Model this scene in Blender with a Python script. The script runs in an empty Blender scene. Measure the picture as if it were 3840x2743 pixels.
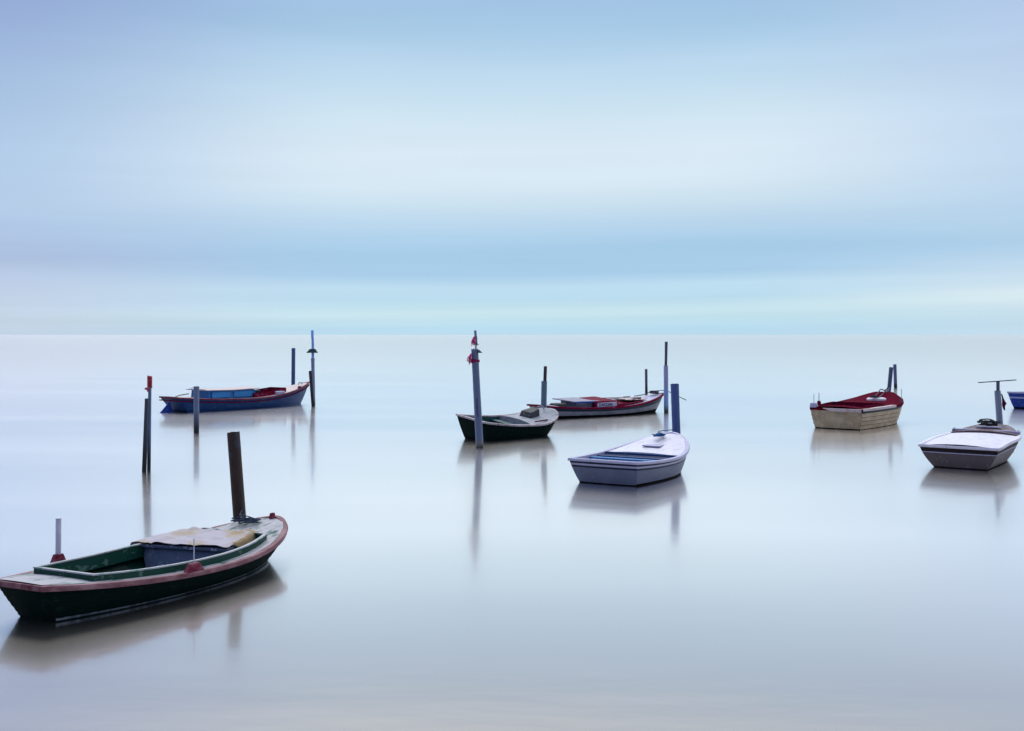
import bpy, math, random
import numpy as np
from mathutils import Vector, Matrix
R = math.radians
random.seed(7)
scene = bpy.context.scene
COL = scene.collection

# ------------------------------------------------------------------ camera
F, CX, HY, CAMH = 4100.0, 1920.0, 1256.0, 3.2
cam_d = bpy.data.cameras.new('camera')
cam = bpy.data.objects.new('camera', cam_d)
COL.objects.link(cam)
cam_d.sensor_fit = 'HORIZONTAL'
cam_d.sensor_width = 36.0
cam_d.lens = F / 3840.0 * 36.0
cam_d.shift_y = -(1371.5 - HY) / 3840.0
cam_d.clip_start = 0.1
cam_d.clip_end = 60000
cam.location = (0, 0, CAMH)
cam.rotation_euler = (R(90), 0, 0)
scene.camera = cam

# ------------------------------------------------------------------ view
scene.view_settings.view_transform = 'Standard'
scene.view_settings.look = 'None'
scene.view_settings.exposure = 0.0
scene.view_settings.gamma = 1.0
scene.view_settings.use_curve_mapping = False


def lin(c, k=1.0):
    out = []
    for v in c[:3]:
        v = v / 255.0
        out.append((v / 12.92 if v <= 0.04045 else ((v + 0.055) / 1.055) ** 2.4) * k)
    return (out[0], out[1], out[2], 1.0)


# ------------------------------------------------------------------ world
SUN_EL, SUN_AZ = 42.0, -25.0         # degrees; azimuth from the view axis, to the right positive
world = bpy.data.worlds.new('World')
scene.world = world
world.use_nodes = True
NT = world.node_tree
NT.nodes.clear()


class G:
    """tiny node-graph helper"""
    def __init__(self, nt): self.nt = nt
    def node(self, t, **kw):
        n = self.nt.nodes.new(t)
        for k, v in kw.items(): setattr(n, k, v)
        return n
    def put(self, sock, v):
        if isinstance(v, bpy.types.NodeSocket): self.nt.links.new(v, sock)
        elif v is not None: sock.default_value = v
    def m(self, op, a, b=None, c=None, clamp=False):
        n = self.node('ShaderNodeMath', operation=op, use_clamp=clamp)
        for i, v in enumerate((a, b, c)):
            if v is not None: self.put(n.inputs[i], v)
        return n.outputs[0]
    def ramp(self, fac, stops, interp='LINEAR'):
        n = self.node('ShaderNodeValToRGB')
        cr = n.color_ramp
        cr.interpolation = interp
        while len(cr.elements) > 1: cr.elements.remove(cr.elements[-1])
        cr.elements[0].position = stops[0][0]; cr.elements[0].color = stops[0][1]
        for p, c in stops[1:]:
            e = cr.elements.new(p); e.color = c
        self.put(n.inputs[0], fac)
        return n.outputs[0]
    def mix(self, fac, a, b, blend='MIX'):
        n = self.node('ShaderNodeMix', data_type='RGBA', blend_type=blend)
        self.put(n.inputs[0], fac); self.put(n.inputs[6], a); self.put(n.inputs[7], b)
        return n.outputs[2]
    def rng(self, v, a, b, c, d, interp='LINEAR'):
        n = self.node('ShaderNodeMapRange', interpolation_type=interp)
        for i, k in enumerate((v, a, b, c, d)): self.put(n.inputs[i], k)
        return n.outputs[0]
    def noise(self, vec, scale, detail=3, rough=0.5, dist=0.0):
        n = self.node('ShaderNodeTexNoise')
        if vec is not None: self.put(n.inputs['Vector'], vec)
        n.inputs['Scale'].default_value = scale
        n.inputs['Detail'].default_value = detail
        n.inputs['Roughness'].default_value = rough
        n.inputs['Distortion'].default_value = dist
        return n.outputs['Fac']
    def comb(self, x, y, z):
        n = self.node('ShaderNodeCombineXYZ')
        for i, v in enumerate((x, y, z)): self.put(n.inputs[i], v)
        return n.outputs[0]


def build_world():
    g = G(NT)
    tc = g.node('ShaderNodeTexCoord')
    sep = g.node('ShaderNodeSeparateXYZ')
    NT.links.new(tc.outputs['Generated'], sep.inputs[0])
    X, Y, Z = sep.outputs
    el = g.m('MULTIPLY', g.m('ARCSINE', Z), 57.2958)
    az = g.m('MULTIPLY', g.m('ARCTAN2', X, Y), 57.2958)
    # smeared stratus: elevation gently warped by stretched noise
    v1 = g.comb(g.m('MULTIPLY', az, 0.018), g.m('MULTIPLY', el, 0.14), 3.1)
    n1 = g.noise(v1, 1.0, 2, 0.45)
    v2 = g.comb(g.m('MULTIPLY', az, 0.05), g.m('MULTIPLY', el, 0.7), 8.3)
    n2 = g.noise(v2, 1.0, 2, 0.5)
    # the low bands climb gently to the right
    slope = g.m('MULTIPLY', g.m('MAXIMUM', g.m('MINIMUM', az, 40.0), -40.0), g.rng(el, 0.6, 7.0, 0.020, 0.0))
    elt = g.m('SUBTRACT', el, g.m('MULTIPLY', slope, g.rng(el, 0.0, 1.2, 0.0, 1.0)))
    elw = g.m('ADD', elt, g.m('MULTIPLY', g.m('SUBTRACT', n1, 0.5), g.rng(el, 0.0, 6.0, 0.5, 2.0)))
    n3 = g.noise(g.comb(g.m('MULTIPLY', az, 0.035), g.m('MULTIPLY', elt, 1.9), 5.7), 1.0, 3, 0.55)

    def E(y): return max(0.0, math.degrees(math.atan((HY - y) / F))) / 30.0

    def rp(lst, top, sh=0):
        st = [(E(y + (sh if 840 < y < 1240 else 0) * (1240 - y + 100) / 340), lin(c)) for y, c in lst][::-1]
        st += [(20.5 / 30, lin(top[0])), (1.0, lin(top[1]))]
        return g.ramp(g.m('DIVIDE', elw, 30.0), st, 'LINEAR')
    cen = rp([(0, (160, 193, 227)), (120, (165, 201, 230)), (210, (180, 211, 236)), (340, (198, 224, 241)), (440, (210, 231, 244)),
              (570, (218, 234, 246)), (700, (214, 232, 244)), (770, (202, 225, 241)), (850, (183, 212, 236)), (940, (164, 203, 232)),
              (1030, (166, 204, 234)), (1075, (188, 221, 241)), (1120, (184, 219, 239)), (1175, (201, 231, 241)), (1235, (181, 218, 238)), (1256, (184, 219, 238))],
             ((233, 236, 238), (246, 247, 246)))
    lef = rp([(0, (142, 165, 211)), (150, (147, 170, 213)), (400, (163, 190, 224)), (600, (176, 203, 233)), (800, (179, 203, 232)),
              (900, (172, 197, 228)), (1000, (168, 187, 221)), (1060, (181, 199, 227)), (1130, (192, 209, 232)), (1200, (194, 213, 232)), (1256, (194, 213, 233))],
             ((190, 203, 226), (206, 216, 233)), -30)
    rig = rp([(0, (176, 199, 230)), (250, (185, 207, 236)), (500, (194, 216, 240)), (700, (192, 216, 240)), (850, (180, 211, 236)),
              (930, (176, 208, 235)), (1000, (194, 219, 240)), (1080, (205, 226, 241)), (1115, (221, 238, 246)), (1150, (216, 235, 243)), (1215, (196, 222, 238)), (1256, (198, 223, 240))],
             ((220, 226, 234), (232, 235, 238)), 30)
    tl = g.rng(az, -7.0, -27.0, 0.0, 1.0, 'SMOOTHSTEP')
    tr = g.rng(az, 10.0, 29.0, 0.0, 1.0, 'SMOOTHSTEP')
    cl = g.mix(tr, g.mix(tl, cen, lef), rig)
    # soft brightness streaks in the cloud sheet
    br = g.m('ADD', 0.96, g.m('MULTIPLY', n2, 0.10))
    br = g.m('ADD', br, g.m('MULTIPLY', g.m('SUBTRACT', n3, 0.5), g.rng(el, 1.0, 9.0, 0.14, 0.0)))
    cl = g.mix(1.0, cl, g.comb(br, br, br), 'MULTIPLY')
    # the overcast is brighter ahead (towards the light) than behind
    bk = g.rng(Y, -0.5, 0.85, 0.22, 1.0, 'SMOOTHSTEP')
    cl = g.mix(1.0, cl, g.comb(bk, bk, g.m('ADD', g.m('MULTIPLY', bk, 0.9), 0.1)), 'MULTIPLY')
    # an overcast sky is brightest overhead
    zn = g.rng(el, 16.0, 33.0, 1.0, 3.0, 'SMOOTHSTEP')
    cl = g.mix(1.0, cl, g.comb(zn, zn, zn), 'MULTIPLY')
    sky = g.node('ShaderNodeTexSky', sky_type='NISHITA')
    sky.sun_disc = False
    sky.sun_elevation = R(SUN_EL)
    sky.sun_rotation = R(SUN_AZ)
    sky.air_density = 1.0
    skc = g.mix(1.0, sky.outputs[0], (0.08, 0.08, 0.08, 1), 'MULTIPLY')
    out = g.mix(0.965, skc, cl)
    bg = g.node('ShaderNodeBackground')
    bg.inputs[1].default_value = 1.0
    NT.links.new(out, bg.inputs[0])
    wo = g.node('ShaderNodeOutputWorld')
    NT.links.new(bg.outputs[0], wo.inputs[0])


build_world()

sd = bpy.data.lights.new('sun', 'SUN')
sd.energy = 0.7
sd.angle = R(14)
sd.color = (1.0, 0.93, 0.86)
sun = bpy.data.objects.new('sun', sd)
COL.objects.link(sun)
dv = Vector((math.sin(R(SUN_AZ)) * math.cos(R(SUN_EL)), math.cos(R(SUN_AZ)) * math.cos(R(SUN_EL)), math.sin(R(SUN_EL))))
sun.rotation_euler = dv.to_track_quat('Z', 'Y').to_euler()


# ------------------------------------------------------------------ materials
def water_mat():
    mt = bpy.data.materials.new('still water')
    mt.use_nodes = True
    nt = mt.node_tree; nt.nodes.clear(); g = G(nt)
    geo = g.node('ShaderNodeNewGeometry')
    mp = g.node('ShaderNodeMapping'); nt.links.new(geo.outputs['Position'], mp.inputs[0])
    mp.inputs['Scale'].default_value = (0.03, 0.22, 1)
    n1 = g.noise(mp.outputs[0], 1.0, 4, 0.55)
    mp2 = g.node('ShaderNodeMapping'); nt.links.new(geo.outputs['Position'], mp2.inputs[0])
    mp2.inputs['Scale'].default_value = (0.5, 1.3, 1)
    n2 = g.noise(mp2.outputs[0], 1.0, 3, 0.5)
    sy = g.node('ShaderNodeSeparateXYZ'); nt.links.new(geo.outputs['Position'], sy.inputs[0])
    # slightly choppier close to the shore
    shel = g.rng(sy.outputs[1], 10.0, 70.0, 0.0, 1.0, 'SMOOTHSTEP')
    rough = g.m('ADD', g.m('SUBTRACT', 0.18, g.m('MULTIPLY', shel, 0.01)), g.m('MULTIPLY', g.rng(n1, 0.3, 0.7, -1.0, 1.0), 0.016))
    gl = g.node('ShaderNodeBsdfAnisotropic', distribution='MULTI_GGX')
    gl.inputs['Color'].default_value = (1.0, 0.975, 0.968, 1)
    g.put(gl.inputs['Roughness'], g.m('SUBTRACT', rough, 0.075))
    # ripples of two sizes: a tighter and a wider lobe
    gl2 = g.node('ShaderNodeBsdfAnisotropic', distribution='MULTI_GGX')
    gl2.inputs['Color'].default_value = (1.0, 0.97, 0.96, 1)
    g.put(gl2.inputs['Roughness'], g.m('ADD', rough, 0.055))
    gm = g.node('ShaderNodeMixShader'); gm.inputs[0].default_value = 0.44
    bmp = g.node('ShaderNodeBump'); bmp.inputs['Strength'].default_value = 0.06; bmp.inputs['Distance'].default_value = 0.04
    g.put(bmp.inputs['Height'], n2)
    nt.links.new(bmp.outputs[0], gl.inputs['Normal']); nt.links.new(bmp.outputs[0], gl2.inputs['Normal'])
    nt.links.new(gl.outputs[0], gm.inputs[1]); nt.links.new(gl2.outputs[0], gm.inputs[2])
    df = g.node('ShaderNodeBsdfDiffuse'); df.inputs[0].default_value = (0.04, 0.041, 0.04, 1)
    mx = g.node('ShaderNodeMixShader')
    lw = g.node('ShaderNodeLayerWeight'); lw.inputs[0].default_value = 0.5
    # reflectance falls off as the view steepens, never below a bright long-exposure sheen
    fac = g.m('MULTIPLY', g.rng(lw.outputs['Facing'], 0.65, 0.83, 0.40, 1.0), g.rng(lw.outputs['Facing'], 0.95, 1.0, 1.0, 0.85))
    g.put(mx.inputs[0], fac); nt.links.new(df.outputs[0], mx.inputs[1]); nt.links.new(gm.outputs[0], mx.inputs[2])
    o = g.node('ShaderNodeOutputMaterial'); nt.links.new(mx.outputs[0], o.inputs[0])
    return mt


def paint(name, col, rough=0.45, wear=None, wearamt=0.35, soft=0.04, line=0.75, planks=None, bump=0.15, scale=6.0, grime=0.25, spec=0.25):
    """weathered paint; col / wear in linear RGB; planks = (axis index, spacing in m)"""
    mt = bpy.data.materials.new(name); mt.use_nodes = True
    nt = mt.node_tree; g = G(nt)
    b = nt.nodes['Principled BSDF']
    tc = g.node('ShaderNodeTexCoord'); ob = tc.outputs['Object']
    mp = g.node('ShaderNodeMapping'); nt.links.new(ob, mp.inputs[0]); mp.inputs['Scale'].default_value = (0.45, 1, 1)
    n1 = g.noise(mp.outputs[0], scale, 5, 0.62)
    n2 = g.noise(mp.outputs[0], scale * 5, 4, 0.6)
    c4 = (col[0], col[1], col[2], 1)
    dk = tuple(v * (1 - grime) for v in col) + (1,)
    c = g.mix(g.rng(n1, 0.35, 0.7, 0, 1), c4, dk)
    if wear:
        f = g.rng(g.m('ADD', g.m('MULTIPLY', n1, 0.6), g.m('MULTIPLY', n2, 0.4)), 0.64 - soft / 2 - wearamt * 0.3, 0.64 + soft / 2 - wearamt * 0.3, 0, 1)
        c = g.mix(f, c, (wear[0], wear[1], wear[2], 1))
    hgt = n2
    if planks:
        sp = g.node('ShaderNodeSeparateXYZ'); nt.links.new(ob, sp.inputs[0])
        fr = g.m('FRACT', g.m('ADD', g.m('DIVIDE', sp.outputs[planks[0]], planks[1]), 50.37))
        ln = g.m('GREATER_THAN', g.m('ABSOLUTE', g.m('SUBTRACT', fr, 0.5)), 0.5 - 0.006 / planks[1])
        c = g.mix(g.m('MULTIPLY', ln, line), c, tuple(v * 0.2 for v in col) + (1,))
        hgt = g.m('SUBTRACT', g.m('MULTIPLY', n2, 0.4), ln)
    g.put(b.inputs['Base Color'], c)
    g.put(b.inputs['Roughness'], g.rng(n2, 0.3, 0.7, max(0.05, rough - 0.1), min(1, rough + 0.15)))
    b.inputs['Specular IOR Level'].default_value = spec
    bp = g.node('ShaderNodeBump'); bp.inputs['Strength'].default_value = bump; bp.inputs['Distance'].default_value = 0.01
    g.put(bp.inputs['Height'], hgt); nt.links.new(bp.outputs[0], b.inputs['Normal'])
    return mt


def pipe_mat(name, col, streak=None, stain=(0.012, 0.016, 0.018), z0=0.05, z1=0.45, rough=0.5, amt=0.5, mid=None, midz=None):
    """weathered pipe or pile: vertical streaks, with growth and tide stain near the waterline"""
    mt = bpy.data.materials.new(name); mt.use_nodes = True
    nt = mt.node_tree; g = G(nt)
    b = nt.nodes['Principled BSDF']
    geo = g.node('ShaderNodeNewGeometry')
    mp = g.node('ShaderNodeMapping'); nt.links.new(geo.outputs['Position'], mp.inputs[0]); mp.inputs['Scale'].default_value = (14, 14, 2.2)
    n1 = g.noise(mp.outputs[0], 1.0, 5, 0.65)
    n2 = g.noise(geo.outputs['Position'], 30.0, 4, 0.6)
    sp = g.node('ShaderNodeSeparateXYZ'); nt.links.new(geo.outputs['Position'], sp.inputs[0])
    c = (col[0], col[1], col[2], 1)
    st = streak or tuple(v * 0.55 for v in col)
    c = g.mix(g.m('MULTIPLY', g.rng(n1, 0.42, 0.68, 0, 1), amt), c, (st[0], st[1], st[2], 1))
    zz = g.m('ADD', sp.outputs[2], g.m('MULTIPLY', g.m('SUBTRACT', n1, 0.5), 0.45))
    if mid:
        c = g.mix(g.rng(zz, *(midz or (z1 * 1.0, z1 * 2.0)), 0.85, 0), c, (mid[0], mid[1], mid[2], 1))
    c = g.mix(g.rng(zz, z0, z1, 1, 0), c, (stain[0], stain[1], stain[2], 1))
    g.put(b.inputs['Base Color'], c)
    g.put(b.inputs['Roughness'], g.rng(n2, 0.3, 0.7, rough - 0.08, rough + 0.2))
    b.inputs['Specular IOR Level'].default_value = 0.35
    bp = g.node('ShaderNodeBump'); bp.inputs['Strength'].default_value = 0.25; bp.inputs['Distance'].default_value = 0.01
    g.put(bp.inputs['Height'], g.m('ADD', n1, g.m('MULTIPLY', n2, 0.4))); nt.links.new(bp.outputs[0], b.inputs['Normal'])
    return mt


def cloth_mat(name, col, col2, scale=3.0, thr=0.52, sf=0.05):
    mt = bpy.data.materials.new(name); mt.use_nodes = True
    nt = mt.node_tree; g = G(nt); b = nt.nodes['Principled BSDF']
    tc = g.node('ShaderNodeTexCoord')
    n1 = g.noise(tc.outputs['Object'], scale, 3, 0.5, 0.4); n2 = g.noise(tc.outputs['Object'], 60, 3, 0.6)
    g.put(b.inputs['Base Color'], g.mix(g.rng(n1, thr - sf, thr + sf, 0, 1), col + (1,), col2 + (1,)))
    b.inputs['Roughness'].default_value = 0.85; b.inputs['Specular IOR Level'].default_value = 0.2
    bp = g.node('ShaderNodeBump'); bp.inputs['Strength'].default_value = 0.2; bp.inputs['Distance'].default_value = 0.006
    g.put(bp.inputs['Height'], n2); nt.links.new(bp.outputs[0], b.inputs['Normal'])
    return mt


# ------------------------------------------------------------------ mesh helpers
class MB:
    def __init__(self): self.v = []; self.f = []; self.m = []
    def add(self, vs, fs, mi=0):
        o = len(self.v); self.v += [tuple(p) for p in vs]
        for f in fs: self.f.append(tuple(i + o for i in f)); self.m.append(mi)
    def grid(self, rows, mi=0, closed=False, flip=False, mats=None):
        """rows: list of equal-length point lists"""
        o = len(self.v); n = len(rows[0])
        for r in rows: self.v += [tuple(p) for p in r]
        for i in range(len(rows) - 1):
            for j in range(n if closed else n - 1):
                a, b2 = o + i * n + j, o + i * n + (j + 1) % n
                c, d = b2 + n, a + n
                self.f.append((a, d, c, b2) if flip else (a, b2, c, d))
                self.m.append(mats(i, j) if mats else mi)
    def box(self, c, s, rz=0.0, mi=0, taper=1.0, ry=0.0):
        M = Matrix.Translation(c) @ Matrix.Rotation(rz, 4, 'Z') @ Matrix.Rotation(ry, 4, 'Y')
        vs = []
        for z in (-.5, .5):
            k = taper if z > 0 else 1.0
            for x, y in ((-.5, -.5), (.5, -.5), (.5, .5), (-.5, .5)):
                vs.append(M @ Vector((x * s[0] * k, y * s[1] * k, z * s[2])))
        self.add(vs, [(3, 2, 1, 0), (4, 5, 6, 7), (0, 1, 5, 4), (1, 2, 6, 5), (2, 3, 7, 6), (3, 0, 4, 7)], mi)
    def hexa(self, lo, hi, mi=0):
        self.add(list(lo) + list(hi), [(3, 2, 1, 0), (4, 5, 6, 7), (0, 1, 5, 4), (1, 2, 6, 5), (2, 3, 7, 6), (3, 0, 4, 7)], mi)
    def tube(self, pts, r, n=8, mi=0, cap=True):
        pts = [Vector(p) for p in pts]
        rr = r if isinstance(r, (list, tuple)) else [r] * len(pts)
        t = (pts[1] - pts[0]).normalized()
        up = Vector((0, 0, 1)) if abs(t.z) < 0.9 else Vector((1, 0, 0))
        nrm = t.cross(up).normalized(); rows = []
        for i, p in enumerate(pts):
            t = (pts[min(i + 1, len(pts) - 1)] - pts[max(i - 1, 0)])
            if t.length > 1e-9:
                t.normalize(); nrm = (nrm - t * nrm.dot(t))
                nrm = nrm.normalized() if nrm.length > 1e-6 else t.orthogonal().normalized()
            bi = t.cross(nrm)
            rows.append([p + (nrm * math.cos(2 * math.pi * k / n) + bi * math.sin(2 * math.pi * k / n)) * rr[i] for k in range(n)])
        o = len(self.v)
        self.grid(rows, mi, closed=True)
        if cap:
            self.f.append(tuple(o + k for k in range(n))[::-1]); self.m.append(mi)
            e = o + (len(rows) - 1) * n
            self.f.append(tuple(e + k for k in range(n))); self.m.append(mi)
    def build(self, name, mats, parent=None, smooth=False, bevel=0.0, split=35, fix=True):
        me = bpy.data.meshes.new(name); me.from_pydata(self.v, [], self.f)
        if not isinstance(mats, (list, tuple)): mats = [mats]
        for k in mats: me.materials.append(k)
        me.polygons.foreach_set('material_index', self.m)
        if fix:
            import bmesh
            bm = bmesh.new(); bm.from_mesh(me); bmesh.ops.remove_doubles(bm, verts=bm.verts, dist=1e-5)
            bmesh.ops.recalc_face_normals(bm, faces=bm.faces); bm.to_mesh(me); bm.free()
        o = bpy.data.objects.new(name, me); COL.objects.link(o)
        if parent is not None: o.parent = parent
        if smooth:
            me.polygons.foreach_set('use_smooth', [True] * len(me.polygons))
            md = o.modifiers.new('split', 'EDGE_SPLIT'); md.split_angle = R(split)
        if bevel:
            md = o.modifiers.new('bevel', 'BEVEL'); md.width = bevel; md.segments = 2; md.limit_method = 'ANGLE'; md.angle_limit = R(40)
        return o


def cat(pts, n=6):
    pts = [Vector(p) for p in pts]
    out = []
    for i in range(len(pts) - 1):
        p0, p1, p2, p3 = pts[max(i - 1, 0)], pts[i], pts[i + 1], pts[min(i + 2, len(pts) - 1)]
        for k in range(n):
            t = k / n
            out.append(0.5 * ((2 * p1) + (p2 - p0) * t + (2 * p0 - 5 * p1 + 4 * p2 - p3) * t * t + (3 * p1 - p0 - 3 * p2 + p3) * t ** 3))
    out.append(pts[-1])
    return out


def tag(o, label, cat_, group=None):
    o['label'] = label; o['category'] = cat_
    if group: o['group'] = group
    return o


def thing(name, label, cat_, loc=(0, 0, 0), rot=(0, 0, 0), group=None):
    o = bpy.data.objects.new(name, None); COL.objects.link(o)
    o.location = loc; o.rotation_euler = rot; o.empty_display_size = 0.3
    return tag(o, label, cat_, group)


def W(px, d, z=0.0):
    """world point at distance d along the view axis seen at photo column px"""
    return Vector(((px - CX) * d / F, d, z))


# ------------------------------------------------------------------ water
mb = MB()
S = 25000.0
xs = [-S, -400, 0, 400, S]; ys = [-600, 0, 100, 600, S]
mb.grid([[(x, y, 0) for x in xs] for y in ys])
wat = mb.build('water', water_mat())
wat['kind'] = 'structure'

# ------------------------------------------------------------------ shared materials
M = {
    'green_dark': paint('dark green paint', (0.003, 0.012, 0.011), 0.7, (0.006, 0.022, 0.019), 0.2, spec=0.03),
    'green': paint('green paint', (0.003, 0.058, 0.042), 0.5, (0.07, 0.15, 0.13), 0.2),
    'green_deep': paint('deep green paint', (0.004, 0.045, 0.036), 0.5, (0.05, 0.09, 0.08), 0.2),
    'black': paint('black bottom paint', (0.003, 0.004, 0.004), 0.7, spec=0.03),
    'navy': paint('navy paint', (0.008, 0.022, 0.055), 0.4),
    'maroon': paint('faded maroon paint', (0.13, 0.010, 0.03), 0.6, (0.24, 0.08, 0.11), 0.45, scale=5, soft=0.2, spec=0.08),
    'maroon_pink': paint('chalky maroon paint', (0.10, 0.012, 0.03), 0.6, (0.30, 0.17, 0.19), 0.42, scale=2.2, soft=0.22),
    'red': paint('crimson paint', (0.17, 0.004, 0.032), 0.6, (0.32, 0.07, 0.14), 0.2, spec=0.04),
    'red_deck': paint('dark red deck paint', (0.11, 0.002, 0.018), 0.8, (0.16, 0.008, 0.035), 0.15, spec=0.01),
    'white': paint('off white paint', (0.70, 0.70, 0.78), 0.45, (0.52, 0.53, 0.62), 0.22, grime=0.10),
    'white_planked': paint('worn white deck planks', (0.80, 0.81, 0.83), 0.5, (0.44, 0.48, 0.48), 0.35, planks=(1, 0.11), grime=0.12),
    'green_worn': paint('white and green worn deck', (0.38, 0.39, 0.42), 0.55, (0.010, 0.10, 0.075), 0.28, scale=2.6, planks=(1, 0.105), grime=0.1, line=0.4, soft=0.1),
    'lilac': paint('pale lilac paint', (0.46, 0.47, 0.64), 0.45, (0.36, 0.37, 0.52), 0.2, grime=0.1),
    'blue_grey': paint('blue grey paint', (0.16, 0.23, 0.37), 0.5, (0.24, 0.31, 0.43), 0.2),
    'blue': paint('deep blue paint', (0.008, 0.055, 0.20), 0.5, (0.04, 0.12, 0.24), 0.25),
    'blue_bright': paint('cabin blue paint', (0.02, 0.20, 0.55), 0.4, (0.1, 0.28, 0.5), 0.2),
    'blue_royal': paint('royal blue paint', (0.012, 0.060, 0.36), 0.5, (0.10, 0.18, 0.5), 0.25),
    'teal': paint('dark teal paint', (0.004, 0.075, 0.085), 0.5, (0.03, 0.09, 0.10), 0.2),
    'beige': paint('stained beige paint', (0.56, 0.46, 0.30), 0.6, (0.42, 0.33, 0.20), 0.4, scale=4, grime=0.3),
    'cream': paint('cream paint', (0.56, 0.48, 0.47), 0.45, (0.45, 0.25, 0.27), 0.2, grime=0.1),
    'greyband': paint('grey white hull paint', (0.26, 0.29, 0.35), 0.45, (0.15, 0.18, 0.23), 0.3),
    'grey_hull': paint('grey hull paint', (0.17, 0.21, 0.31), 0.5, (0.21, 0.22, 0.29), 0.1, scale=3),
    'grey_brown': paint('grey brown hull paint', (0.135, 0.115, 0.115), 0.5, (0.17, 0.15, 0.145), 0.15, scale=3),
    'grey_lid': paint('grey lid', (0.27, 0.28, 0.37), 0.5),
    'brown_deck': paint('plum brown deck paint', (0.085, 0.055, 0.075), 0.5, (0.17, 0.12, 0.16), 0.3),
    'wood': paint('weathered bare wood', (0.24, 0.19, 0.15), 0.7, (0.12, 0.1, 0.08), 0.4, scale=12),
    'dark_floor': paint('wet floor boards', (0.012, 0.014, 0.018), 0.5, planks=(1, 0.12)),
    'floor_grey': paint('grey floor boards', (0.20, 0.23, 0.30), 0.5, planks=(1, 0.12)),
    'metal': paint('dull steel', (0.30, 0.32, 0.38), 0.35, (0.15, 0.1, 0.08), 0.2),
    'cap_pale': paint('pale grey capping', (0.42, 0.45, 0.48), 0.55, (0.12, 0.25, 0.22), 0.3),
    'pin_pale': paint('pale wooden pin', (0.58, 0.60, 0.74), 0.6),
    'rope_dark': paint('dark blue rope', (0.012, 0.025, 0.06), 0.8, (0.06, 0.09, 0.15), 0.4, scale=30),
    'rope_blue': paint('blue rope', (0.012, 0.085, 0.26), 0.8, (0.04, 0.15, 0.35), 0.3, scale=30),
    'rope_grey': paint('grey rope', (0.16, 0.17, 0.21), 0.8, (0.04, 0.04, 0.06), 0.5, scale=30),
    'rope_black': paint('black rope', (0.012, 0.011, 0.014), 0.8, (0.1, 0.1, 0.11), 0.3, scale=30),
    'flag': cloth_mat('dark red cloth', (0.12, 0.004, 0.025), (0.05, 0.002, 0.012)),
    'pink': cloth_mat('magenta cloth', (0.62, 0.03, 0.22), (0.85, 0.36, 0.58), 14),
    'tarp': cloth_mat('white tarp with tan stains', (0.44, 0.42, 0.46), (0.38, 0.31, 0.20), 2.4, 0.60, 0.09),
    'tan': cloth_mat('tan canvas', (0.33, 0.25, 0.14), (0.40, 0.34, 0.26), 5, 0.6),
    'sign': paint('white sign board', (0.55, 0.58, 0.72), 0.5),
    'ink': paint('dark blue lettering', (0.012, 0.03, 0.12), 0.6),
    'cap_green': paint('dark green sheet metal', (0.012, 0.05, 0.055), 0.4),
}


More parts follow.
